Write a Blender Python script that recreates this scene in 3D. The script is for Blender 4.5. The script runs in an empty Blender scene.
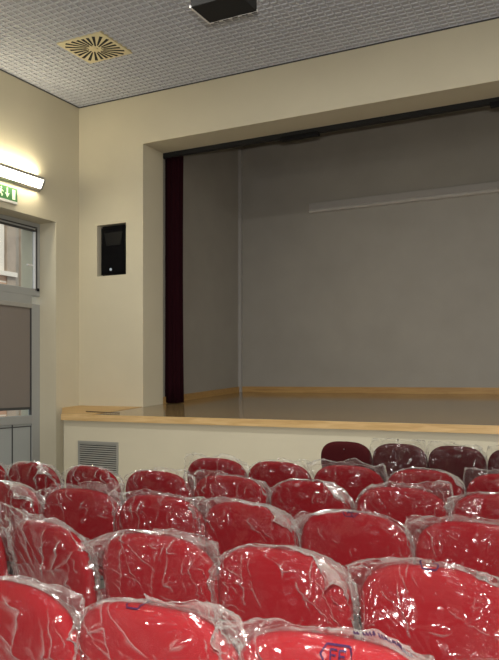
import bpy, bmesh, math, random
from mathutils import Vector, Matrix, noise

D = bpy.data
SC = bpy.context.scene
COL = SC.collection
PI = math.pi
R = math.radians

# ------------------------------------------------------------------ materials
def mat(name, col, rough=.6, metal=0, spec=.5, bump=0, bscale=40, var=0, vscale=6, emit=None, estr=0):
    m = D.materials.new(name); m.use_nodes = True
    nt = m.node_tree; b = nt.nodes['Principled BSDF']
    b.inputs['Base Color'].default_value = (*col, 1)
    b.inputs['Roughness'].default_value = rough
    b.inputs['Metallic'].default_value = metal
    b.inputs['Specular IOR Level'].default_value = spec
    tc = nt.nodes.new('ShaderNodeTexCoord')
    if var:
        n = nt.nodes.new('ShaderNodeTexNoise'); n.inputs['Scale'].default_value = vscale; n.inputs['Detail'].default_value = 5
        nt.links.new(tc.outputs['Object'], n.inputs['Vector'])
        r = nt.nodes.new('ShaderNodeValToRGB')
        r.color_ramp.elements[0].position = .3; r.color_ramp.elements[1].position = .7
        r.color_ramp.elements[0].color = (*[c*(1-var) for c in col], 1)
        r.color_ramp.elements[1].color = (*[min(1, c*(1+var)) for c in col], 1)
        nt.links.new(n.outputs['Fac'], r.inputs['Fac']); nt.links.new(r.outputs['Color'], b.inputs['Base Color'])
    if bump:
        n = nt.nodes.new('ShaderNodeTexNoise'); n.inputs['Scale'].default_value = bscale; n.inputs['Detail'].default_value = 4
        nt.links.new(tc.outputs['Object'], n.inputs['Vector'])
        bp = nt.nodes.new('ShaderNodeBump'); bp.inputs['Strength'].default_value = bump; bp.inputs['Distance'].default_value = .01
        nt.links.new(n.outputs['Fac'], bp.inputs['Height']); nt.links.new(bp.outputs['Normal'], b.inputs['Normal'])
    if emit:
        b.inputs['Emission Color'].default_value = (*emit, 1); b.inputs['Emission Strength'].default_value = estr
    return m

def wood(name, c1, c2, rough, plank=0, spec=.5, scale=(1.2, 14, 14), knots=False):
    m = D.materials.new(name); m.use_nodes = True
    nt = m.node_tree; b = nt.nodes['Principled BSDF']; L = nt.links.new
    tc = nt.nodes.new('ShaderNodeTexCoord'); mp = nt.nodes.new('ShaderNodeMapping')
    mp.inputs['Scale'].default_value = scale
    L(tc.outputs['Object'], mp.inputs['Vector'])
    n = nt.nodes.new('ShaderNodeTexNoise'); n.inputs['Scale'].default_value = 2.2; n.inputs['Detail'].default_value = 6; n.inputs['Distortion'].default_value = .6
    L(mp.outputs['Vector'], n.inputs['Vector'])
    r = nt.nodes.new('ShaderNodeValToRGB'); r.color_ramp.elements[0].position = .35; r.color_ramp.elements[1].position = .68
    r.color_ramp.elements[0].color = (*c1, 1); r.color_ramp.elements[1].color = (*c2, 1)
    L(n.outputs['Fac'], r.inputs['Fac']); out = r.outputs['Color']
    if plank:
        bt = nt.nodes.new('ShaderNodeTexBrick'); bt.offset = .5
        bt.inputs['Color1'].default_value = (1, 1, 1, 1); bt.inputs['Color2'].default_value = (.86, .84, .82, 1)
        bt.inputs['Mortar'].default_value = (.45, .42, .4, 1)
        bt.inputs['Scale'].default_value = 1; bt.inputs['Mortar Size'].default_value = .004
        bt.inputs['Brick Width'].default_value = 1.4; bt.inputs['Row Height'].default_value = plank
        L(tc.outputs['Object'], bt.inputs['Vector'])
        mx = nt.nodes.new('ShaderNodeMixRGB'); mx.blend_type = 'MULTIPLY'; mx.inputs['Fac'].default_value = 1
        L(out, mx.inputs['Color1']); L(bt.outputs['Color'], mx.inputs['Color2']); out = mx.outputs['Color']
    if knots:
        v = nt.nodes.new('ShaderNodeTexVoronoi'); v.inputs['Scale'].default_value = 1.1; 
        mp2 = nt.nodes.new('ShaderNodeMapping'); mp2.inputs['Scale'].default_value = (1, 3, 7)
        L(tc.outputs['Object'], mp2.inputs['Vector']); L(mp2.outputs['Vector'], v.inputs['Vector'])
        r2 = nt.nodes.new('ShaderNodeValToRGB'); r2.color_ramp.elements[0].color = (.42, .25, .12, 1); r2.color_ramp.elements[1].color = (1, 1, 1, 1)
        r2.color_ramp.elements[0].position = .03; r2.color_ramp.elements[1].position = .13
        L(v.outputs['Distance'], r2.inputs['Fac'])
        mx = nt.nodes.new('ShaderNodeMixRGB'); mx.blend_type = 'MULTIPLY'; mx.inputs['Fac'].default_value = 1
        L(out, mx.inputs['Color1']); L(r2.outputs['Color'], mx.inputs['Color2']); out = mx.outputs['Color']
    L(out, b.inputs['Base Color'])
    b.inputs['Roughness'].default_value = rough; b.inputs['Specular IOR Level'].default_value = spec
    return m

def film(name):
    m = D.materials.new(name); m.use_nodes = True
    nt = m.node_tree; nt.nodes.clear(); L = nt.links.new; N = nt.nodes.new
    out = N('ShaderNodeOutputMaterial')
    tc = N('ShaderNodeTexCoord')
    # the film is creased into small flat facets, each tilted its own way
    nz = N('ShaderNodeTexNoise'); nz.inputs['Scale'].default_value = 5; nz.inputs['Detail'].default_value = 2
    L(tc.outputs['Object'], nz.inputs['Vector'])
    mixv = N('ShaderNodeVectorMath'); mixv.operation = 'MULTIPLY_ADD'; mixv.inputs[1].default_value = (.10, .10, .10)
    oi = N('ShaderNodeObjectInfo'); of = N('ShaderNodeVectorMath'); of.operation = 'MULTIPLY_ADD'; of.inputs[1].default_value = (37, 53, 71)
    L(oi.outputs['Random'], of.inputs[0]); L(tc.outputs['Object'], of.inputs[2])
    L(nz.outputs['Color'], mixv.inputs[0]); L(of.outputs['Vector'], mixv.inputs[2])
    hs = []
    for scl, tilt, rot in (((13, 13, 7.5), 1.25, (0, R(25), 0)), ((24, 20, 11), .6, (0, R(-35), 0))):
        mp = N('ShaderNodeMapping'); mp.inputs['Scale'].default_value = scl; mp.inputs['Rotation'].default_value = rot
        L(mixv.outputs['Vector'], mp.inputs['Vector'])
        vo = N('ShaderNodeTexVoronoi'); vo.inputs['Scale'].default_value = 1
        L(mp.outputs['Vector'], vo.inputs['Vector'])
        df_ = N('ShaderNodeVectorMath'); df_.operation = 'SUBTRACT'; L(mp.outputs['Vector'], df_.inputs[0]); L(vo.outputs['Position'], df_.inputs[1])
        cc = N('ShaderNodeVectorMath'); cc.operation = 'SUBTRACT'; L(vo.outputs['Color'], cc.inputs[0]); cc.inputs[1].default_value = (.5, .5, .5)
        dt = N('ShaderNodeVectorMath'); dt.operation = 'DOT_PRODUCT'; L(df_.outputs['Vector'], dt.inputs[0]); L(cc.outputs['Vector'], dt.inputs[1])
        ml = N('ShaderNodeMath'); ml.operation = 'MULTIPLY'; ml.inputs[1].default_value = tilt/scl[0]; L(dt.outputs['Value'], ml.inputs[0])
        hs.append(ml)
    ad = N('ShaderNodeMath'); ad.operation = 'ADD'; L(hs[0].outputs['Value'], ad.inputs[0]); L(hs[1].outputs['Value'], ad.inputs[1])
    bp = N('ShaderNodeBump'); bp.inputs['Strength'].default_value = 1; bp.inputs['Distance'].default_value = 1
    L(ad.outputs['Value'], bp.inputs['Height'])
    tr = N('ShaderNodeBsdfTransparent'); tr.inputs['Color'].default_value = (.97, .97, .97, 1)
    gl = N('ShaderNodeBsdfGlossy'); gl.inputs['Roughness'].default_value = .19; gl.inputs['Color'].default_value = (1, 1, 1, 1)
    L(bp.outputs['Normal'], gl.inputs['Normal'])
    f2 = schlick(nt, .9, .04)
    df = N('ShaderNodeBsdfDiffuse'); df.inputs['Color'].default_value = (.85, .84, .8, 1)
    tl = N('ShaderNodeBsdfTranslucent'); tl.inputs['Color'].default_value = (.85, .84, .8, 1)
    hz = N('ShaderNodeMixShader'); hz.inputs['Fac'].default_value = .4
    L(df.outputs['BSDF'], hz.inputs[1]); L(tl.outputs['BSDF'], hz.inputs[2])
    lw = N('ShaderNodeLayerWeight'); lw.inputs['Blend'].default_value = .35
    hf = N('ShaderNodeMapRange'); hf.inputs['From Min'].default_value = .28; hf.inputs['From Max'].default_value = 1
    hf.inputs['To Min'].default_value = .007; hf.inputs['To Max'].default_value = .60
    L(lw.outputs['Facing'], hf.inputs['Value'])
    m1 = N('ShaderNodeMixShader'); L(hf.outputs['Result'], m1.inputs['Fac']); L(tr.outputs['BSDF'], m1.inputs[1]); L(hz.outputs['Shader'], m1.inputs[2])
    m2 = N('ShaderNodeMixShader'); L(f2, m2.inputs['Fac']); L(m1.outputs['Shader'], m2.inputs[1]); L(gl.outputs['BSDF'], m2.inputs[2])
    L(m2.outputs['Shader'], out.inputs['Surface'])
    return m

def glass(name):
    m = D.materials.new(name); m.use_nodes = True
    nt = m.node_tree; nt.nodes.clear(); L = nt.links.new; N = nt.nodes.new
    out = N('ShaderNodeOutputMaterial'); tr = N('ShaderNodeBsdfTransparent'); tr.inputs['Color'].default_value = (.93, .95, .94, 1)
    gl = N('ShaderNodeBsdfGlossy'); gl.inputs['Roughness'].default_value = .03
    mx = N('ShaderNodeMixShader'); L(schlick(nt, 1), mx.inputs['Fac']); L(tr.outputs['BSDF'], mx.inputs[1]); L(gl.outputs['BSDF'], mx.inputs[2])
    L(mx.outputs['Shader'], out.inputs['Surface'])
    return m

def brickmat(name):
    m = D.materials.new(name); m.use_nodes = True
    nt = m.node_tree; b = nt.nodes['Principled BSDF']; L = nt.links.new
    tc = nt.nodes.new('ShaderNodeTexCoord'); mp = nt.nodes.new('ShaderNodeMapping'); mp.inputs['Rotation'].default_value = (R(90), 0, R(90))
    L(tc.outputs['Object'], mp.inputs['Vector'])
    bt = nt.nodes.new('ShaderNodeTexBrick'); bt.inputs['Color1'].default_value = (.46, .27, .18, 1); bt.inputs['Color2'].default_value = (.55, .36, .25, 1)
    bt.inputs['Mortar'].default_value = (.66, .58, .48, 1); bt.inputs['Scale'].default_value = 1
    bt.inputs['Brick Width'].default_value = .5; bt.inputs['Row Height'].default_value = .16; bt.inputs['Mortar Size'].default_value = .025
    L(mp.outputs['Vector'], bt.inputs['Vector']); L(bt.outputs['Color'], b.inputs['Base Color'])
    b.inputs['Roughness'].default_value = .9
    return m

def schlick(nt, k, f0=.04, normal=None):
    L = nt.links.new; N = nt.nodes.new
    lw = N('ShaderNodeLayerWeight'); lw.inputs['Blend'].default_value = .5
    if normal: L(normal, lw.inputs['Normal'])
    p = N('ShaderNodeMath'); p.operation = 'POWER'; p.inputs[1].default_value = 5; L(lw.outputs['Facing'], p.inputs[0])
    q = N('ShaderNodeMath'); q.operation = 'MULTIPLY_ADD'; q.inputs[1].default_value = k*(1-f0); q.inputs[2].default_value = k*f0; q.use_clamp = True
    L(p.outputs['Value'], q.inputs[0]); return q.outputs['Value']

M = {}
M['cream'] = mat('cream wall paint', (.575, .53, .40), .75, bump=.05, bscale=120, var=.03, vscale=1.5)
M['rear'] = mat('rear wall darkened for reflections', (.20, .16, .13), .8)  # unseen rear wall coloured dark to dim reflections in the plastic
M['grey'] = mat('grey stage wall paint', (.285, .266, .232), .5, bump=.05, bscale=90, var=.05, vscale=2)
M['stagedark'] = mat('dark stage loft paint', (.10, .095, .09), .9)
M['floor'] = mat('terrazzo floor', (.17, .155, .14), .35, var=.2, vscale=60)
M['bars'] = mat('grey ceiling grid enamel', (.58, .60, .65), .6)
M['plate'] = mat('grey ceiling backing', (.47, .48, .52), .9)
M['pine'] = wood('pine edging', (.50, .32, .13), (.66, .46, .22), .45, knots=True)
M['ledge'] = wood('pine with wall reflection', (.46, .27, .085), (.60, .38, .14), .4)
M['stagefloor'] = wood('varnished stage boards', (.25, .17, .08), (.34, .235, .11), .12, plank=.12, spec=.6)
M['skirt'] = wood('orange pine skirting', (.33, .185, .06), (.43, .26, .09), .5)
M['curtain'] = mat('dark wine velvet', (.013, .001, .003), .9, spec=.1, bump=.3, bscale=200)
M['black'] = mat('black plastic', (.003, .003, .004), .55, spec=.15)
M['blackcloth'] = mat('black cloth', (.008, .008, .008), .9)
M['spk'] = mat('black speaker grille', (.002, .002, .003), .8, spec=.08, bump=.4, bscale=300)
M['badge'] = mat('silver badge', (.7, .7, .7), .3, 1)
M['alu'] = mat('grey aluminium frame', (.36, .37, .36), .5, .15)
M['panel'] = mat('grey door panel', (.36, .38, .37), .5)
M['blind'] = mat('taupe blind cloth', (.20, .175, .155), .8, bump=.1, bscale=250)
M['seal'] = mat('dark rubber seal and gap shade', (.05, .05, .05), .7)
M['white'] = mat('white enamel', (.75, .74, .72), .4)
M['lampbody'] = mat('grey lamp body', (.33, .32, .29), .5)
M['tube'] = mat('lit diffuser', (.9, .9, .85), .5, emit=(1, .93, .78), estr=9)
M['channel'] = mat('unlit grey lamp channel', (.33, .315, .295), .45)
M['chanlens'] = mat('unlit lamp lens', (.50, .48, .45), .3)
M['exit'] = mat('green exit sign', (.04, .16, .05), .5, emit=(.08, .22, .06), estr=.35)
M['exitw'] = mat('white exit symbol', (.7, .85, .6), .5, emit=(.75, 1, .6), estr=.35)
M['vent'] = mat('cream metal diffuser', (.70, .63, .40), .5)
M['dark'] = mat('dark slot', (.012, .011, .01), .9)
M['grille'] = mat('grey metal louver', (.33, .33, .30), .45, .3)
M['red'] = mat('red upholstery', (.150, .0022, .0050), .8, spec=.12, bump=.15, bscale=350, var=.06, vscale=5)
M['maroon'] = mat('dark wine upholstery', (.046, .0012, .0026), .8, spec=.2, bump=.15, bscale=350)
M['steel'] = mat('dark grey steel tube', (.08, .08, .085), .35, .8)
M['film'] = film('clear plastic film')
M['ink'] = mat('purple printing ink', (.022, .004, .026), .6, spec=.2)
M['glass'] = glass('window glass')
M['brick'] = brickmat('pink brick')
M['stone'] = mat('grey stone', (.36, .315, .26), .9, var=.15, vscale=2)
M['plaster'] = mat('pale plaster', (.80, .72, .62), .9)
M['pier'] = mat('brown stone', (.40, .32, .25), .9, var=.12, vscale=3)
M['asphalt'] = mat('grey paving', (.2, .2, .2), .9)
M['rod'] = mat('dark rod', (.05, .03, .02), .5)

# ------------------------------------------------------------------ mesh helpers
def box(bm, x0, x1, y0, y1, z0, z1, bev=0):
    vs = [bm.verts.new(p) for p in ((x0,y0,z0),(x1,y0,z0),(x1,y1,z0),(x0,y1,z0),(x0,y0,z1),(x1,y0,z1),(x1,y1,z1),(x0,y1,z1))]
    fs = [bm.faces.new([vs[i] for i in f]) for f in ((3,2,1,0),(4,5,6,7),(0,1,5,4),(1,2,6,5),(2,3,7,6),(3,0,4,7))]
    if bev:
        es = {e for f in fs for e in f.edges}
        bmesh.ops.bevel(bm, geom=list(es), offset=bev, segments=2, affect='EDGES', profile=.5)

def prism(bm, pts, z0, z1, axis='z'):
    def P(a, b, h): return {'z': (a, b, h), 'y': (a, h, b), 'x': (h, a, b)}[axis]
    lo = [bm.verts.new(P(a, b, z0)) for a, b in pts]; hi = [bm.verts.new(P(a, b, z1)) for a, b in pts]
    bm.faces.new(lo[::-1]); bm.faces.new(hi)
    n = len(pts)
    for i in range(n): bm.faces.new((lo[i], lo[(i+1) % n], hi[(i+1) % n], hi[i]))
    bmesh.ops.recalc_face_normals(bm, faces=bm.faces)

def tube(bm, pts, r, seg=10):
    pts = [Vector(p) for p in pts]; rings = []
    for i, p in enumerate(pts):
        t = (pts[min(i+1, len(pts)-1)]-pts[max(i-1, 0)]).normalized()
        a = t.cross(Vector((0, 0, 1)) if abs(t.z) < .9 else Vector((1, 0, 0))).normalized(); b = t.cross(a)
        rings.append([bm.verts.new(p+(a*math.cos(k*2*PI/seg)+b*math.sin(k*2*PI/seg))*r) for k in range(seg)])
    for i in range(len(rings)-1):
        for k in range(seg): bm.faces.new((rings[i][k], rings[i][(k+1) % seg], rings[i+1][(k+1) % seg], rings[i+1][k]))
    bm.faces.new(rings[0][::-1]); bm.faces.new(rings[-1])
    bmesh.ops.recalc_face_normals(bm, faces=bm.faces)

def obj(name, bm, m, parent=None, smooth=False, loc=None):
    me = D.meshes.new(name); bm.to_mesh(me); bm.free()
    o = D.objects.new(name, me); COL.objects.link(o)
    if isinstance(m, str): m = M[m]
    me.materials.append(m)
    if smooth: me.shade_smooth()
    if parent: o.parent = parent
    if loc: o.location = loc
    return o
def bobj(name, boxes, m, parent=None, bev=0):
    bm = bmesh.new()
    for b in boxes: box(bm, *b, bev=bev)
    return obj(name, bm, m, parent)
def struct(o): o['kind'] = 'structure'; return o
def tag(o, label, cat, group=None):
    o['label'] = label; o['category'] = cat
    if group: o['group'] = group
    return o
def thing(name, label, cat, loc=(0,0,0), rz=0, group=None):
    o = D.objects.new(name, None); o.empty_display_size = .1; COL.objects.link(o)
    o.location = loc; o.rotation_euler = (0, 0, rz)
    return tag(o, label, cat, group)

# ------------------------------------------------------------------ room
XL, XF = -7.083, -7.374        # left wall face, plane of the door frame
YW, YB = 8.34, 8.824           # proscenium wall faces
OX, OZ = -5.968, 4.66          # opening edge and head
ZC = 5.341
XR, YR = 6.2, -5.2
ORX = 5.0
YS = 11.2                       # stage back wall
def rake(y): return 1.072+.057*(y-YW)

struct(bobj('floor', [(XL-.5, XR+.3, YR-.3, YS+.5, -.12, 0)], 'floor'))
# suspended open-cell ceiling
bm = bmesh.new(); p = .086
for i in range(int((XR-XL)/p)+1):
    x = XL+i*p; box(bm, x, x+.016, YR, YW, ZC, ZC+.010)
for j in range(int((YW-YR)/p)+1):
    y = YW-j*p; box(bm, XL, XR, y-.016, y, ZC, ZC+.010)
ceil = struct(obj('ceiling', bm, 'bars'))
c2 = bobj('backing', [(XL-.3, XR+.3, YR-.3, YW+.1, ZC+.013, ZC+.2)], 'plate', ceil)
struct(bobj('gap_shade_strip', [(XL, XR, YW-.012, YW, ZC-.014, ZC-.001), (XL, XL+.012, YR, YW-.012, ZC-.014, ZC-.001)], 'seal'))  # dark strip painting in the shadow gap where ceiling meets wall
# left wall with the door recess
YD, DZ = 7.864, 3.612
YD0 = 5.9
w = bobj('wall_left', [(XF-.35, XL, YR, YD0, 0, ZC+.05), (XF-.35, XL, YD, YW+.02, 0, ZC+.05), (XF-.35, XL, YD0, YD, DZ, ZC+.05)], 'cream')
struct(w)
# proscenium wall with the speaker niche
NX0, NX1, NZ0, NZ1 = -6.758, -6.253, 2.90, 3.617
struct(bobj('wall_front', [
    (XL-.02, NX0, YW, YB, 0, ZC+.05), (NX1, OX, YW, YB, 0, ZC+.05), (NX0, NX1, YW, YB, 0, NZ0), (NX0, NX1, YW, YB, NZ1, ZC+.05),
    (NX0, NX1, YB-.12, YB, NZ0, NZ1), (OX, ORX, YW, YB, OZ, ZC+.05), (ORX, XR+.02, YW, YB, 0, ZC+.05)], 'cream'))
struct(bobj('wall_right', [(XR, XR+.2, YR, YW+.4, 0, ZC+.05)], 'cream'))
struct(bobj('wall_rear', [(XL-.3, XR+.2, YR-.2, YR, 0, ZC+.05)], 'rear'))
# stage house
struct(bobj('wall_stage_left', [(-6.203, -6.003, YB, YS, .9, 5.44)], 'grey'))
struct(bobj('wall_stage_back', [(-6.2, 5.4, YS, YS+.2, .9, 5.44)], 'grey'))
struct(bobj('wall_stage_right', [(5.2, 5.4, YB, YS, .9, 5.44)], 'grey'))
struct(bobj('ceiling_stage', [(-6.6, 5.6, YW+.1, YS+.3, 5.45, 5.75)], 'stagedark'))
def skirt(name, x0, x1, y0, y1, h):
    bm = bmesh.new()
    vs = [(x0,y0,rake(y0)-.02),(x1,y0,rake(y0)-.02),(x1,y1,rake(y1)-.02),(x0,y1,rake(y1)-.02)]
    lo = [bm.verts.new(v) for v in vs]; hi = [bm.verts.new((v[0], v[1], v[2]+h+.02)) for v in vs]
    bm.faces.new(lo[::-1]); bm.faces.new(hi)
    for i in range(4): bm.faces.new((lo[i], lo[(i+1) % 4], hi[(i+1) % 4], hi[i]))
    return struct(obj(name, bm, 'skirt'))
skirt('baseboard_left', -6.003, -5.983, YB+.02, YS, .095)
skirt('baseboard_back', -5.983, 5.2, YS-.02, YS, .095)
struct(bobj('trim_1', [(-6.003, -5.945, YS-.06, YS, rake(YS), 5.44)], 'channel'))   # corner trunking
# stage: chamfered left end that clears the door
YF = 7.25
st = thing('stage', 'raked wooden stage with pine edge and cream front below the proscenium opening', 'stage', (0, 0, 0))
endp = [(-6.43, YF), (XL, 8.0), (XL, YW)]
bm = bmesh.new()
plan = [(-6.43, YF), (5.6, YF), (5.6, YW), (5.2, YW), (5.2, YS), (-6.0, YS), (-6.0, YW), (XL, YW), (XL, 8.0)]
top = [bm.verts.new((x, y, rake(y))) for x, y in plan]; bot = [bm.verts.new((x, y, rake(y)-.04)) for x, y in plan]
bm.faces.new(top[::1]); bm.faces.new(bot[::-1])
for i in range(len(plan)): j = (i+1) % len(plan); bm.faces.new((bot[i], bot[j], top[j], top[i]))
bmesh.ops.triangulate(bm, faces=[f for f in bm.faces if len(f.verts) > 4])
bmesh.ops.recalc_face_normals(bm, faces=bm.faces)
obj('floor_boards', bm, 'stagefloor', st)
def edge_strip(a, b, t, zlo, zhi_off):
    bm = bmesh.new(); a = Vector(a); b = Vector(b); d = (b-a).normalized(); n = Vector((d.y, -d.x))
    q = [a, b, b+n*t, a+n*t]
    lo = [bm.verts.new((v.x, v.y, zlo)) for v in q]; hi = [bm.verts.new((v.x, v.y, rake(v.y if i < 2 else q[i-2 if False else (1 if i == 2 else 0)].y)+zhi_off)) for i, v in enumerate(q)]
    bm.faces.new(lo); bm.faces.new(hi[::-1])
    for i in range(4): j = (i+1) % 4; bm.faces.new((lo[i], hi[i], hi[j], lo[j]))
    bmesh.ops.recalc_face_normals(bm, faces=bm.faces)
    return bm
obj('pine_edge', edge_strip((-6.43, YF), (5.6, YF), .022, .935, .004), 'pine', st)
obj('pine_edge', edge_strip((XL, 8.0), (-6.43, YF), .005, .935, .004), 'pine', st)
bm = bmesh.new(); q = [(-6.43, YF), (-5.97, YF), (-5.97, YW), (XL, YW), (XL, 8.0)]
lo = [bm.verts.new((x, y, rake(y)-.01)) for x, y in q]; hi_ = [bm.verts.new((x, y, rake(y)+.003)) for x, y in q]
bm.faces.new(lo[::-1]); bm.faces.new(hi_)
for i in range(5): bm.faces.new((lo[i], lo[(i+1) % 5], hi_[(i+1) % 5], hi_[i]))
obj('ledge_reflection', bm, 'ledge', st)  # yellow patch paints the wall's reflection into the stage floor colour
bm = bmesh.new(); prism(bm, [(-6.42, YF+.02), (5.6, YF+.02), (5.6, YF+.1), (-6.40, YF+.1)], 0, .94)
prism(bm, [(XL, 8.01), (-6.42, YF+.02), (-6.40, YF+.1), (XL, 8.1)], 0, .94)
obj('front_panel', bm, 'cream', st)

# ------------------------------------------------------------------ door and transom window
d = struct(bobj('door_1', [(XF-.07, XF, 7.71, YD, 0, 2.49), (XF-.07, XF, YD0, YD0+.15, 0, 2.49), (XF-.07, XF, YD0+.15, 7.71, 2.472, 2.60),
                           (XF-.07, XF, YD0+.15, 7.71, .84, .955), (XF-.07, XF, YD0+.15, 7.71, 0, .12)], 'alu', bev=.004))
bobj('leaf_panel', [(XF-.05, XF-.018, YD0+.15, 7.352, .12, .84), (XF-.05, XF-.018, 7.364, 7.71, .12, .84)], 'panel', d)
bobj('panel_seal', [(XF-.03, XF-.012, YD0+.15, 7.71, .80, .812), (XF-.03, XF-.012, 7.695, 7.705, .12, .80), (XF-.03, XF-.006, 7.353, 7.363, .12, .955)], 'seal', d)
bobj('pane', [(XF-.055, XF-.047, YD0+.15, 7.71, .955, 2.472)], 'glass', d)
bl = bobj('blind', [(XF-.026, XF-.018, YD0+.17, 7.69, 1.065, 2.44)], 'blind', d)
bobj('blind_rail', [(XF-.032, XF-.010, YD0+.17, 7.69, 1.035, 1.07)], 'seal', bl)
bobj('blind_cassette', [(XF-.045, XF+.012, YD0+.15, 7.70, 2.425, 2.485)], 'lampbody', bl, bev=.006)
bobj('blind_guide', [(XF-.035, XF-.002, 7.69, 7.705, .96, 2.43)], 'seal', bl)
wn = struct(bobj('window_1', [(XF-.07, XF, YD0, YD, 2.60, 2.70), (XF-.07, XF, YD0, YD, 3.50, 3.612), (XF-.07, XF, 7.79, YD, 2.70, 3.50), (XF-.07, XF, YD0, YD0+.1, 2.70, 3.50)], 'alu', bev=.005))
bobj('sash', [(XF-.02, XF+.012, 7.775, 7.80, 2.68, 3.53), (XF-.02, XF+.012, YD0+.08, 7.80, 3.485, 3.51), (XF-.02, XF+.012, YD0+.08, 7.80, 3.535, 3.55)], 'seal', wn)
bobj('glazing_bead', [(XF-.03, XF+.006, 7.765, 7.775, 2.70, 3.485)], 'white', wn)
bobj('stay', [(XF-.012, XF+.01, 7.62, 7.72, 3.005, 3.025)], 'white', wn)
bobj('latch', [(XF, XF+.02, 7.80, 7.835, 2.67, 2.71)], 'black', wn, bev=.004)
bobj('pane', [(XF-.045, XF-.037, YD0+.1, 7.76, 2.70, 3.49)], 'glass', wn)

# outside
bd = thing('brick_building', 'pink brick building with grey stone bands seen through the transom window', 'building', (-19, 15, 0))
bobj('main_wall', [(-4, 0, -9, 14, 0, 13)], 'stone', bd)
bobj('brick_dado', [(0, .10, -9, 3.95, 0, 4.95)], 'brick', bd)
bobj('stone_ledge', [(0, .22, -9, 3.95, 4.95, 5.10)], 'plaster', bd)
bobj('plaster_panel', [(0, .06, -9, 3.50, 5.10, 9)], 'plaster', bd)
for y0, y1, dd in ((3.56, 3.95, .14), (4.25, 4.38, .07), (4.62, 4.70, .06), (5.2, 5.5, .1)):
    bobj('pilaster', [(0, dd, y0, y1, 0, 12)], 'pier', bd)
struct(bobj('floor_outside', [(-40, XF-.36, -12, 40, -.2, -.05)], 'asphalt'))

# ------------------------------------------------------------------ fittings
# wall lamp
lp = thing('wall_lamp', 'long lit fluorescent wall lamp on the left wall above the door', 'lamp', (XL, 6.9, 4.06))
bm = bmesh.new(); prism(bm, [(0, .075), (.085, .075), (.11, .045), (.11, .03), (0, .03)], -.63, .63, 'y')
for v in bm.verts: pass
obj('housing', bm, 'lampbody', lp)
bm = bmesh.new(); prism(bm, [(.012, .03), (.104, .03), (.06, -.065), (.012, -.085)], -.61, .61, 'y'); obj('diffuser', bm, 'tube', lp)
for y0 in (-.64, .61):
    bm = bmesh.new(); prism(bm, [(0, .075), (.085, .075), (.112, .045), (.112, .028), (.06, -.075), (0, -.11)], y0, y0+.03, 'y'); obj('end_cap', bm, 'lampbody', lp)
bm = bmesh.new(); prism(bm, [(0, .03), (.012, .03), (.012, -.09), (.055, -.08), (.055, -.088), (.0, -.105)], -.63, .63, 'y'); obj('lower_lip', bm, 'lampbody', lp)
# exit sign
ex = thing('exit_sign', 'green emergency exit sign with white arrow under the wall lamp', 'sign', (XL, 6.925, 3.70))
bobj('sign_plate', [(0, .03, -.19, .19, .02, .19)], 'exit', ex, bev=.004)
bobj('sign_base', [(0, .034, -.19, .19, -.01, .02)], 'white', ex)
bm = bmesh.new(); X0, X1 = .03, .033
box(bm, X0, X1, .10, .15, .04, .165)
o = obj('door_symbol', bm, 'exitw', ex)
bm = bmesh.new(); prism(bm, [(.005, .17), (.025, .17), (.025, .10), (.052, .105), (.015, .045), (-.022, .105), (.005, .10)], X0, X1, 'x')
obj('arrow_symbol', bm, 'exitw', ex)
bm = bmesh.new()
for a in ([(-.10,.155),(-.085,.17),(-.07,.155),(-.085,.14)], [(-.12,.135),(-.075,.138),(-.085,.09),(-.115,.09)], [(-.115,.095),(-.095,.092),(-.125,.045),(-.145,.045)],
          [(-.10,.095),(-.083,.092),(-.06,.07),(-.07,.045),(-.085,.05),(-.08,.067)], [(-.08,.135),(-.05,.115),(-.05,.105),(-.085,.12)], [(-.115,.135),(-.145,.11),(-.137,.103),(-.11,.12)]):
    prism(bm, a, X0, X1, 'x')
obj('running_figure', bm, 'exitw', ex)
# speaker in the niche
sp = thing('loudspeaker', 'black loudspeaker standing in the square wall niche left of the stage', 'speaker', (-6.475, 8.36, NZ0))
bm = bmesh.new()
prism(bm, [(-.245, .0), (.215, .0), (.15, .28), (-.16, .28)], 0, .70)
bmesh.ops.bevel(bm, geom=[e for e in bm.edges], offset=.022, segments=3, affect='EDGES')
for v in bm.verts:
    if v.co.x < -.12: v.co.x -= .018*math.exp(-((v.co.z-.24)/.1)**2)
obj('cabinet', bm, 'black', sp, smooth=True)
bm = bmesh.new(); prism(bm, [(-.205, .03), (.18, .03), (.185, .32), (.15, .66), (-.18, .66), (-.21, .32)], -.012, .004, 'y')
bmesh.ops.bevel(bm, geom=[e for e in bm.edges], offset=.006, segments=2, affect='EDGES'); obj('grille', bm, 'spk', sp)
bm = bmesh.new(); prism(bm, [(-.025+.02*math.cos(k*PI/6)-.02, .085+.02*math.sin(k*PI/6)) for k in range(12)], -.018, -.01, 'y'); obj('badge', bm, 'badge', sp)
bm = bmesh.new(); prism(bm, [(-.12, .42), (.12, .42), (.16, .6), (-.16, .6)], -.016, -.004, 'y'); obj('horn', bm, 'black', sp)
# vent grille on the stage front
gv = thing('vent_grille', 'grey louvered air grille in the cream stage front', 'vent', (-5.873, YF+.02, .485))
bobj('frame', [(-.31, .31, -.012, 0, .17, .20), (-.31, .31, -.012, 0, -.20, -.17), (-.31, -.285, -.012, 0, -.17, .17), (.285, .31, -.012, 0, -.17, .17)], 'grille', gv)
bm = bmesh.new()
for k in range(13):
    z = -.163+k*.0265
    prism(bm, [(-.012, z), (-.010, z+.003), (.0, z+.017), (-.002, z+.014)], -.285, .285, 'x')
obj('louver', bm, 'grille', gv)
bobj('duct', [(-.285, .285, -.001, .0, -.17, .17)], 'dark', gv)
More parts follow.
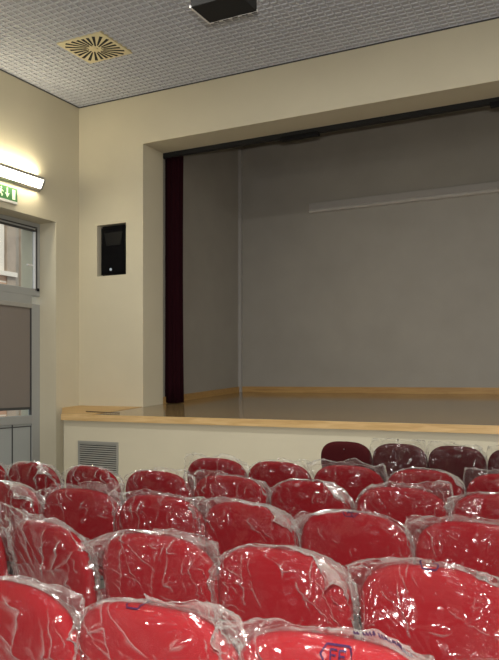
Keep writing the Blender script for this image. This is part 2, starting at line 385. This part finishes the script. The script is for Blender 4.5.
# ceiling swirl diffuser
cd = thing('air_diffuser', 'square cream swirl air diffuser with radial slots in the grid ceiling', 'vent', (-5.645, 6.93, ZC))
bobj('face_plate', [(-.32, .32, -.30, .30, -.012, .02)], 'vent', cd, bev=.003)
for k in range(24):
    a = k*2*PI/24+.06
    ca, sa = math.cos(a), math.sin(a)
    r1 = min(.285/max(abs(ca), 1e-3), .265/max(abs(sa), 1e-3), .34); r0 = .075
    if k % 2: r0 = .10
    n = Vector((-sa, ca)); u = Vector((ca, sa))
    off = n*.012
    q = [u*r0+off-n*.008, u*r1+off-n*.019, u*r1+off+n*.019, u*r0+off+n*.008]
    bm = bmesh.new(); prism(bm, [(v.x, v.y) for v in q], -.0135, -.011)
    obj('slot', bm, 'dark', cd)
bm = bmesh.new(); prism(bm, [(.04*math.cos(k*PI/8), .04*math.sin(k*PI/8)) for k in range(16)], -.02, -.011); obj('hub', bm, 'vent', cd)
# black projector unit hanging from the ceiling
pj = thing('projector', 'black box shaped projector hanging from the grid ceiling', 'projector', (-3.265, 5.79, 4.741))
bobj('case', [(-.245, .245, -.17, .17, .003, .2)], 'blackcloth', pj, bev=.006)
bobj('trim', [(-.252, .252, .160, .176, 0, .02), (-.256, -.238, -.17, .160, 0, .02)], 'white', pj)
for k in range(5):
    x = -.2+k*.098; bobj('slot', [(x, x+.055, .164, .172, -.003, .004)], 'dark', pj)
bm = bmesh.new(); tube(bm, [(0, 0, .2), (0, 0, .598)], .025); obj('mount_pole', bm, 'white', pj)
# stage wall lamp
sl = thing('stage_lamp', 'long unlit lamp channel on the grey back wall of the stage', 'lamp', (-2.7, YS, 4.22))
bobj('channel', [(-2.0, 2.0, -.07, 0, -.03, .075)], 'channel', sl, bev=.008)
bm = bmesh.new(); prism(bm, [(-.06, -.03), (-.075, -.055), (-.05, -.075), (0, -.075), (0, -.03)], -2.0, 2.0, 'x'); obj('lens', bm, 'chanlens', sl)
# curtain and track
cu = thing('stage_curtain', 'dark wine red velvet curtain gathered at the left of the stage opening', 'curtain', (-5.874, 8.97, rake(8.97)+.01))
bm = bmesh.new(); N_ = 56; rings = []
for iz in range(13):
    z = iz/12*3.62; ring = []; taper = 1-.10*math.sin(min(1, iz/12)*PI)
    for k in range(N_):
        a = k*2*PI/N_; pl = 1+.16*math.sin(a*9+.3*iz*.4)
        ring.append(bm.verts.new((.138*math.cos(a)*pl*taper, .075*math.sin(a)*pl, z)))
    rings.append(ring)
for i in range(12):
    for k in range(N_): bm.faces.new((rings[i][k], rings[i][(k+1) % N_], rings[i+1][(k+1) % N_], rings[i+1][k]))
bm.faces.new(rings[0][::-1]); bm.faces.new(rings[-1])
obj('drape', bm, 'curtain', cu, smooth=True)
bobj('hem', [(-.10, .10, -.05, .05, -.005, .03)], 'curtain', cu, bev=.01)
tk = thing('curtain_track', 'black curtain track along the head of the stage opening', 'curtain track', (-.4, 8.87, 4.62))
bobj('rail', [(-5.6, 5.6, -.035, .035, -.015, .12)], 'blackcloth', tk)
for x in (-3.47, -.82): bobj('motor_block', [(x-.27, x+.27, -.05, .03, -.055, 0)], 'black', tk, bev=.008)
# rod on the ledge
bm = bmesh.new(); tube(bm, [(-6.27, 7.52, rake(7.52)+.012), (-5.95, 7.46, rake(7.46)+.012), (-5.66, 7.42, rake(7.42)+.012)], .006, 8)
tag(obj('rod', bm, 'rod'), 'thin dark rod lying on the pine stage edge above the grille', 'rod')

# ------------------------------------------------------------------ chairs
HB = .87                      # height of the backrest top
def topline(x): return HB-.012*(x/.24)**2
LEAN = .17
def lean(x, z): return -LEAN*(z-.45)-.0+.16*x*x     # y of the middle surface: leans to the rear, wings come forward
def outline(n):
    pts = []
    for k in range(n):
        a = 2*PI*k/n; c, s = math.cos(a), math.sin(a)
        e = 2/2.9 if s > 0 else 2/5
        x = .255*math.copysign(abs(c)**e, c); z = math.copysign(abs(s)**e, s)
        zz = .665+z*(.205 if z > 0 else .215)
        x *= 1-.04*max(0, -z)
        pts.append((x, zz))
    return pts
T_ = .036
def backrest_mesh():
    bm = bmesh.new(); n = 64; O = outline(n); ks = [0.0, .25, .5, .7, .82, .9, .95, .985, 1.0]
    def ring(k, side):
        return [bm.verts.new((x*k, lean(x*k, .665+(z-.665)*k)+side*T_*math.sqrt(max(0, 1-k**7)), .665+(z-.665)*k)) for x, z in O]
    edge = ring(1.0, 0)
    for side in (-1, 1):
        rs = [ring(k, side) for k in ks[1:-1]]+[edge]
        c = bm.verts.new((0, lean(0, .665)+side*T_, .665))
        for i in range(n): bm.faces.new((c, rs[0][i], rs[0][(i+1) % n]))
        for a, b in zip(rs, rs[1:]):
            for i in range(n): bm.faces.new((a[i], b[i], b[(i+1) % n], a[(i+1) % n]))
    bmesh.ops.recalc_face_normals(bm, faces=bm.faces)
    me = D.meshes.new('backrest'); bm.to_mesh(me); bm.free(); me.shade_smooth(); return me
def seat_mesh():
    bm = bmesh.new(); box(bm, -.225, .225, 0, .43, .39, .47); bmesh.ops.bevel(bm, geom=list(bm.edges), offset=.03, segments=4, affect='EDGES')
    me = D.meshes.new('seat'); bm.to_mesh(me); bm.free(); me.shade_smooth(); return me
def leg_mesh(sx, front):
    bm = bmesh.new()
    if front: tube(bm, [(sx*.21, .38, .40), (sx*.215, .42, 0.0)], .013)
    else: tube(bm, [(sx*.21, -.03, .60), (sx*.21, .02, .42), (sx*.215, -.07, 0.0)], .013)
    me = D.meshes.new('leg'); bm.to_mesh(me); bm.free(); me.shade_smooth(); return me
def frame_mesh():
    bm = bmesh.new(); tube(bm, [(-.21, .03, .385), (.21, .03, .385)], .012); tube(bm, [(-.21, .37, .385), (.21, .37, .385)], .012)
    tube(bm, [(-.21, .02, .385), (-.21, .38, .385)], .012); tube(bm, [(.21, .02, .385), (.21, .38, .385)], .012)
    me = D.meshes.new('frame'); bm.to_mesh(me); bm.free(); me.shade_smooth(); return me
ME = {}
for key in ('red', 'maroon'):
    ME[key] = (backrest_mesh(), seat_mesh())
    for me in ME[key]: me.materials.append(M[key])
LEGS = [leg_mesh(s, f) for s in (-1, 1) for f in (0, 1)]; FR = frame_mesh()
for me in LEGS+[FR]: me.materials.append(M['steel'])

def sm(a, b, x):
    t = max(0, min(1, (x-a)/(b-a))); return t*t*(3-2*t)
class Bag:
    """a flat plastic bag pulled over the backrest: two sheets welded along the top and the sides"""
    def __init__(s, seed, ears, slack=.02, amp=1.0):
        s.rng = random.Random(seed); r = s.rng
        s.o = Vector((r.uniform(-50, 50), r.uniform(-50, 50), r.uniform(-50, 50)))
        s.W = .284; s.ears = ears; s.top = HB+.018+slack; s.H = s.top-.475; s.amp = amp
        s.bulge = r.uniform(.006, .016)
        s.fan = [(r.choice((-1, 1))*r.uniform(.18, .27), r.uniform(.72, .90), r.uniform(5, 9), r.uniform(.5, 1)) for _ in range(3)]
        s.tw = r.uniform(-.02, .02)
        s.rip = r.uniform(.012, .034)
        s.folds = []
        for k in range(int(21*amp)):
            c = r.random()
            if c < .45:      # run down and inward from the corners and the seam
                x = r.choice((-1, 1))*r.uniform(.05, .27); z = s.top-r.uniform(0, .10); a = -PI/2-math.copysign(r.uniform(-.25, .75), x)
                L = r.uniform(.10, .26)
            elif c < .75:    # out of the sides, across
                x = r.choice((-1, 1))*r.uniform(.16, .27); z = s.top-r.uniform(.08, .30); a = (PI if x > 0 else 0)+r.uniform(-.7, .7); L = r.uniform(.08, .22)
            else:
                x = r.uniform(-.2, .2); z = s.top-r.uniform(.03, .22); a = r.uniform(0, 2*PI); L = r.uniform(.06, .16)
            s.folds.append((x, z, math.cos(a), math.sin(a), L, r.uniform(.0045, .010), r.uniform(.007, .018), r.uniform(-1.6, 1.6), r.choice((-1, -1, 1))))
    def pt(s, u, t, side):
        x = u*s.W; z = s.top-t*s.H
        # how far outside the padded outline
        ax = abs(x); zt = .665
        e = 2.9
        dz = max(0, z-zt)/.213; dx = ax/.260
        rad = (dx**e+dz**e)**(1/e)
        q = max(0, rad-1)*.24
        ins = 1-rad
        th = (T_+.007)*math.sqrt(max(0, 1-min(1, rad)**6)) if rad < 1 else 0
        th = max(th, .0035+.010*sm(.0, .02, ins+.02)*(1 if rad < 1.08 else .3))
        edge = sm(0, .06, t)*sm(0, .05, 1-abs(u))     # sheets come together at the welds
        th *= .12+.88*max(edge, sm(0, .12, t)*.0+edge)
        y = lean(x, z)
        P = s.o+Vector((x*1.0, z*1.0, side*7.3))
        lo = noise.noise(P*4.2)
        # ears beyond the outline fold over, drop or stand
        k = 0 if x < 0 else 1
        bend, drop, pull = s.ears[k]
        w = q*sm(-.02, .12, z-.60)
        ws = q*(1-sm(-.02, .12, z-.60))
        y += bend*w+(.7*noise.noise(P*11)+.4*noise.noise(P*23))*w; z += .35*w*noise.noise(P*10+Vector((5, 5, 5)))
        z -= drop*w; x -= math.copysign(pull*w+ .55*ws, x)
        # loose air pockets and creases
        d = s.bulge*max(0, lo+.25)*edge
        v = noise.voronoi(P*7+Vector((lo, -lo, 0))*1.2)[0]
        cr = math.exp(-(v[1]-v[0])/.10)
        v2 = noise.voronoi((P+Vector((9, 3, 1)))*16+Vector((0, lo, lo))*2)[0]
        cr2 = math.exp(-(v2[1]-v2[0])/.16)
        loose = .35+1.9*min(1, q*14)+.8*sm(.16, .25, abs(x))
        d += s.amp*(.0048*cr+.0012*cr2)*loose*edge
        # film gathered at the sides and corners
        gt = max(sm(.15, .24, abs(x)), min(1, q*22))
        if gt > 0:
            rd = 1-abs(noise.noise(Vector((x*26+z*7*math.copysign(1, x), z*6, 0))+s.o+Vector((0, 0, side*5))))
            rd2 = 1-abs(noise.noise(Vector((x*17-z*24*math.copysign(1, x), z*9+x*12, 4))+s.o))
            d += s.amp*gt*edge*(.021*rd**5+.013*rd2**5)
        # tension folds fanning out of a few gathered points
        for fx, fz, fn, fa in s.fan:
            rx, rz = x-fx, z-fz; rr = math.hypot(rx, rz)
            if rr < .5 and rr > 1e-4:
                an = math.atan2(rz, rx)
                f = 1-abs(noise.noise(Vector((an*fn*.55, s.o.x, side)))) 
                d += s.amp*fa*.012*(f**6)*math.exp(-rr/.16)*sm(0, .05, rr)*edge
        for fx, fz, ca, sa, L, wd_, hh, cv, sd in s.folds:
            if sd != side and side == 1: continue
            rx, rz = x-fx, z-fz; al = rx*ca+rz*sa
            if -.02 < al < L:
                pe = -rx*sa+rz*ca-cv*al*al
                if abs(pe) < .05:
                    f = al/L; d += 1.7*hh*math.exp(-abs(pe)/wd_)*sm(-.02, .03, al)*(1-f)**.6*(1+.4*math.sin(al*60))*edge
        # rippled seam
        z += (1-sm(0, .07, t))*(s.rip*noise.noise(Vector((x*8, s.o.y, 0)))+.008*noise.noise(Vector((x*24, s.o.y, 3))))
        y += s.tw*(1-sm(0, .1, t))+.010*(1-sm(0, .12, t))*noise.noise(Vector((x*11, s.o.z, 5)))
        y += .006*noise.noise(P*6)*(1-edge)
        return Vector((x, y+side*(th+d), z))
    def mesh(s, nu, nt):
        bm = bmesh.new(); sheets = {}
        for side in (-1, 1):
            g = [[None]*(nu+1) for _ in range(nt+1)]
            for j in range(nt+1):
                t = (j/nt)**1.25
                for i in range(nu+1):
                    u = -1+2*i/nu
                    if side == 1 and (j == 0 or i in (0, nu)): g[j][i] = sheets[-1][j][i]
                    else: g[j][i] = bm.verts.new(s.pt(u, t, side))
            sheets[side] = g
            for j in range(nt):
                for i in range(nu):
                    f = (g[j][i], g[j+1][i], g[j+1][i+1], g[j][i+1])
                    bm.faces.new(f if side == -1 else f[::-1])
        me = D.meshes.new('plastic_cover'); bm.to_mesh(me); bm.free(); me.shade_smooth(); me.materials.append(M['film'])
        return me
    def print_mesh(s, paths, u0, t0, sc, wd):
        """printed strokes laid on the rear sheet; u0,t0 = place, sc = metres per unit"""
        bm = bmesh.new()
        def P(a, b):
            v = s.pt(u0+a*sc/s.W, max(.004, t0-b*sc/s.H), -1); v.y -= .0035; return v
        for path in paths:
            fine = []
            for (a, b), (c, d_) in zip(path, path[1:]):
                n = max(2, int(math.hypot(c-a, d_-b)*sc/.006))
                L = math.hypot(c-a, d_-b); nx, ny = -(d_-b)/L*wd/2, (c-a)/L*wd/2
                prev = None
                for i in range(n+1):
                    f = i/n; x, y = a+(c-a)*f, b+(d_-b)*f
                    cur = (bm.verts.new(P(x+nx, y+ny)), bm.verts.new(P(x-nx, y-ny)))
                    if prev: bm.faces.new((prev[0], prev[1], cur[1], cur[0]))
                    prev = cur
        r = bmesh.ops.extrude_face_region(bm, geom=list(bm.faces))
        for v in r['geom']:
            if isinstance(v, bmesh.types.BMVert): v.co.y += .0008
        me = D.meshes.new('printed_logo'); bm.to_mesh(me); bm.free(); me.materials.append(M['ink']); return me

HEX = [[(-2.3, 0), (-1.5, 1.25), (1.5, 1.25), (2.3, 0), (1.5, -1.25), (-1.5, -1.25), (-2.3, 0)]]
FE = HEX+[[(-.95, -.75), (-.95, .75), (-.05, .75)], [(-.95, .05), (-.25, .05)], [(1.1, .75), (.25, .75), (.25, -.75), (1.1, -.75)], [(.25, .05), (.95, .05)]]
def scribble(n, x0, seed):
    r = random.Random(seed); out = []
    for k in range(n):
        x = x0+k*.42
        if r.random() < .12: continue
        out.append([(x, 0), (x+.10, .42), (x+.22, .05)]) if r.random() < .5 else out.append([(x, .4), (x+.02, 0), (x+.22, .02)])
    return out

def ear(stand): # bend, drop, pull
    return {'up': (-.35, .05, .45), 'upr': (-.75, -.35, -.05), 'fold': (-1.6, .75, .5), 'back': (1.2, .7, .6), 'flat': (.5, .95, .85), 'out': (-.5, .35, -.15), 'tuck': (.9, .5, .95)}[stand]
GROUP = {'A': 'front row chairs nearest the stage', '2': 'second row of wrapped chairs from the stage', '3': 'third row of wrapped chairs from the stage',
         '4': 'fourth row of wrapped chairs from the stage', '5': 'fifth row of wrapped chairs from the stage', '6': 'row of wrapped chairs nearest the viewer'}
CH = []
def chair(row, x, y, rz, label, ears=('flat', 'flat'), slack=.012, col='red', res=(54, 40), amp=1.25, bag=True, logo=None, text=None, seed=0):
    t = thing('auditorium_chair', label, 'chair', (x, y+.07, 0), R(rz), GROUP[row])
    b = D.objects.new('backrest', ME[col][0]); COL.objects.link(b); b.parent = t
    q = D.objects.new('seat', ME[col][1]); COL.objects.link(q); q.parent = t
    for me in LEGS: l = D.objects.new('leg', me); COL.objects.link(l); l.parent = t
    l = D.objects.new('frame', FR); COL.objects.link(l); l.parent = t
    if not bag:
        bm = bmesh.new(); c = Vector((0, lean(0, .80)-T_, .80))
        vs = [bm.verts.new(c+Vector((.006*math.cos(k*PI/5), -.004, .006*math.sin(k*PI/5)))) for k in range(10)]
        ws = [bm.verts.new(v.co+Vector((0, .012, 0))) for v in vs]
        bm.faces.new(vs[::-1]); bm.faces.new(ws)
        for k in range(10): bm.faces.new((vs[k], vs[(k+1) % 10], ws[(k+1) % 10], ws[k]))
        obj('button', bm, 'badge', b)
    else:
        g = Bag(seed or int(1000*abs(x)+77*y), [ear(e) for e in ears], slack, amp)
        pc = D.objects.new('plastic_cover', g.mesh(*res)); COL.objects.link(pc); pc.parent = t
        pc['label'] = 'crumpled clear plastic cover'
        if text:
            lg = D.objects.new('printed_text', g.print_mesh(*text)); COL.objects.link(lg); lg.parent = pc; lg['label'] = 'line of small purple print'
        if logo:
            paths, u0, t0, sc, wd = logo
            lg = D.objects.new('printed_logo', g.print_mesh(paths, u0, t0, sc, wd)); COL.objects.link(lg); lg.parent = pc
            lg['label'] = 'purple printed hexagon logo'
    return t

hi, mid, low = (112, 84), (84, 60), (54, 40)
# front row, by the stage
chair('A', -2.403, 6.55, 0, 'bare dark wine red chair without a plastic cover in front of the stage', col='maroon', bag=False)
chair('A', -1.895, 6.55, 2, 'dark wine chair in clear plastic directly right of the bare uncovered chair', ('up', 'up'), .02, 'maroon', low, 1.3)
chair('A', -1.385, 6.55, -2, 'dark wine chair in clear plastic, second to the right of the bare uncovered chair', ('up', 'tuck'), .015, 'maroon', low, 1.4)
chair('A', -.875, 6.55, 1, 'dark wine wrapped chair in the front row, cut by the right photo edge', ('up', 'up'), .02, 'maroon', low, 1.2)
# second row
chair('2', -2.736, 4.72, 2, 'wrapped red chair at left end of second row, plastic corner sticking up against cream wall', ('up', 'tuck'), .010, 'red', low)
chair('2', -2.227, 4.72, -1, 'wrapped red chair, second from left in second row, plastic corner up on its right', ('flat', 'up'), .006, 'red', low)
chair('2', -1.72, 4.72, 3, 'wrapped red chair with a puffy grey plastic top just below the bare uncovered chair', ('out', 'out'), .03, 'red', low, 1.4)
chair('2', -1.205, 4.72, 0, 'wrapped red chair in the second row, right of the one below the bare chair', ('flat', 'fold'), .01, 'red', low)
chair('2', -.695, 4.72, 0, 'wrapped red chair in the second row at the right photo edge', ('up', 'fold'), .015, 'red', low)
# third row
chair('3', -4.22, 3.88, 0, 'wrapped dark red chair of the third row cut by the left photo edge', ('flat', 'flat'), .008, 'red', low)
chair('3', -3.72, 3.88, -4, 'wrapped red chair in the far left row in front of the grey door', ('flat', 'fold'), .012, 'red', low, 1.2)
chair('3', -3.2, 3.88, -7, 'wrapped red chair standing in front of the grey louvered grille', ('flat', 'flat'), .008, 'red', low)
chair('3', -2.68, 3.88, 0, 'wrapped red chair of third row between the grille and the second row end', ('flat', 'up'), .008, 'red', mid)
chair('3', -2.160, 3.88, 2, 'wrapped red chair in the third row below the left end chair of the second row', ('out', 'flat'), .012, 'red', mid, 1.3)
chair('3', -1.644, 3.88, -3, 'wrapped red chair of third row, straight below the gap left of the bare chair', ('flat', 'fold'), .012, 'red', mid)
chair('3', -1.115, 3.88, 2, 'wrapped red chair of third row with tall grey plastic flap at right corner', ('tuck', 'upr'), .006, 'red', mid)
chair('3', -.600, 3.88, -2, 'wrapped red chair of the third row cut by the right photo edge', ('fold', 'flat'), .008, 'red', mid)
# fourth row
chair('4', -3.127, 3.06, -3, 'wrapped red chair of fourth row cut by left photo edge below the door', ('flat', 'fold'), .01, 'red', mid)
chair('4', -2.60, 3.06, 4, 'wide smooth wrapped red chair of the fourth row, second from the left edge', ('out', 'upr'), .006, 'red', mid, .8)
chair('4', -2.10, 3.06, 2, 'wrapped red chair between two gathered plastic folds, third from left in fourth row', ('out', 'out'), .01, 'red', mid, 1.3)
chair('4', -1.605, 3.06, -3, 'wrapped red chair in the middle of the fourth row, folds at both corners', ('out', 'fold'), .01, 'red', mid, 1.1)
chair('4', -1.09, 3.06, 0, 'wrapped red chair of the fourth row with a vertical crease and small printed mark', ('fold', 'flat'), .008, 'red', mid, 1.1,
      logo=(FE, .02, .05, .014, .28))
chair('4', -.572, 3.06, -2, 'wrapped red chair of the fourth row with bright glint at right photo edge', ('out', 'upr'), .008, 'red', mid)
# fifth row
chair('5', -2.625, 2.28, 0, 'wrapped red chair of the fifth row, only a sliver at the left photo edge', ('flat', 'flat'), .01, 'red', mid)
chair('5', -2.10, 2.28, -13, 'tilted wrapped red chair of fifth row with clouded plastic at its top left', ('upr', 'flat'), .006, 'red', hi, .7)
chair('5', -1.585, 2.28, 2, 'wrapped red chair of fifth row with big loops of folded plastic behind', ('fold', 'tuck'), .008, 'red', hi, 1.35)
chair('5', -1.076, 2.28, -1, 'wrapped red chair of the fifth row with long vertical glints, in the bottom middle', ('flat', 'fold'), .008, 'red', hi, 1.3)
chair('5', -.545, 2.28, -2, 'large wrapped red chair of fifth row with tight plastic top at bottom right', ('out', 'flat'), .012, 'red', hi, .9,
      logo=(HEX, -.02, .03, .014, .28))
# nearest row
chair('6', -1.585, 1.56, -4, 'nearest wrapped red chair in the bottom left corner of the photo', ('flat', 'tuck'), .006, 'red', hi, .9)
chair('6', -1.095, 1.56, 0, 'nearest wrapped red chair with milky plastic corner sticking up on right', ('flat', 'upr'), .006, 'red', hi, .9,
      logo=(HEX, -.10, .03, .011, .28))
chair('6', -.61, 1.56, 2, 'nearest wrapped red chair with a purple hexagon logo at the bottom photo edge', ('out', 'flat'), .008, 'red', hi, .9,
      text=([[(a+1.6, b+2.3) for a, b in pth] for pth in scribble(22, 0, 4)], .11, .13, .0175, .22), logo=(FE, .11, .13, .0175, .22))

# ------------------------------------------------------------------ lights
def area(name, loc, rot, size, energy, col=(1, 1, 1), sy=None, shape=None):
    l = D.lights.new(name, 'AREA'); l.energy = energy; l.color = col; l.size = size
    if sy: l.shape = 'RECTANGLE'; l.size_y = sy
    if shape: l.shape = shape
    o = D.objects.new(name, l); COL.objects.link(o); o.location = loc; o.rotation_euler = rot
    return o
# camera flash
area('camera_flash', (.04, -.06, 1.66), (R(86), 0, R(27)), .05, 185, (1, .95, .88), shape='DISK')
# unseen strips added under the ceiling as fill for the hall
for x in (-4.2, -.5, 3.2):
    for y, e in ((2.4, 26), (4.8, 80)):
        area('hall_fill', (x, y, ZC-.08), (0, 0, 0), 1.2, e, (1, .965, .89), .06)
# glow above the wall lamp; the others are unseen, added as fill
for x, sx in ((XL, 1), (XR, -1)):
    for y in (6.9, 2.4):
        area('lamp_glow_and_fill_up', (x+sx*.06, y, 4.165), (PI, 0, 0), .08, 15 if sx > 0 else 48, (1, .88, .62) if sx > 0 else (1, .95, .85), 1.2)
        if (x, y) != (XL, 6.9): area('wall_fill_out', (x+sx*.12, y, 4.03), (0, R(-70)*sx, 0), .1, 16, (1, .95, .84), 1.2)
area('wall_lamp_down', (XL+.07, 6.9, 3.965), (0, R(-20), 0), .08, 9, (1, .88, .62), 1.2)
# rear of the hall: unseen strips and panels added for glints on the plastic
for x in (-4.2, -.5, 3.2):
    area('rear_glint_strip', (x, -2.8, ZC-.08), (0, 0, 0), 1.2, 34, (1, .965, .89), .05)
for x in (-5.2, -2.4, .9, 4.2):
    area('rear_glint_panel', (x, YR+.12, 2.6), (R(90), 0, 0), .28, 26, (.92, .96, 1), 2.0)
s = D.lights.new('sun', 'SUN'); s.energy = 2.4; s.angle = R(.6); s.color = (1, .9, .75)
so = D.objects.new('sun', s); COL.objects.link(so); so.rotation_euler = (R(42), 0, R(50))

wd = D.worlds.new('World'); SC.world = wd; wd.use_nodes = True
nt = wd.node_tree; bg = nt.nodes['Background']
bg.inputs['Color'].default_value = (.82, .90, 1, 1); bg.inputs['Strength'].default_value = 1.0

# ------------------------------------------------------------------ camera
cam = D.cameras.new('camera'); co = D.objects.new('camera', cam); COL.objects.link(co)
cam.sensor_fit = 'VERTICAL'; cam.sensor_height = 24; cam.lens = 745/660*24
cam.shift_y = 50/660
co.location = (0, 0, 1.44); co.rotation_euler = (R(90), 0, R(27.45))
cam.clip_start = .05
SC.camera = co
try: SC.cycles.transparent_max_bounces = 40
except Exception: pass
vs = SC.view_settings
vs.view_transform = 'Standard'; vs.look = 'None'; vs.gamma = 1; vs.use_curve_mapping = False; vs.exposure = 0
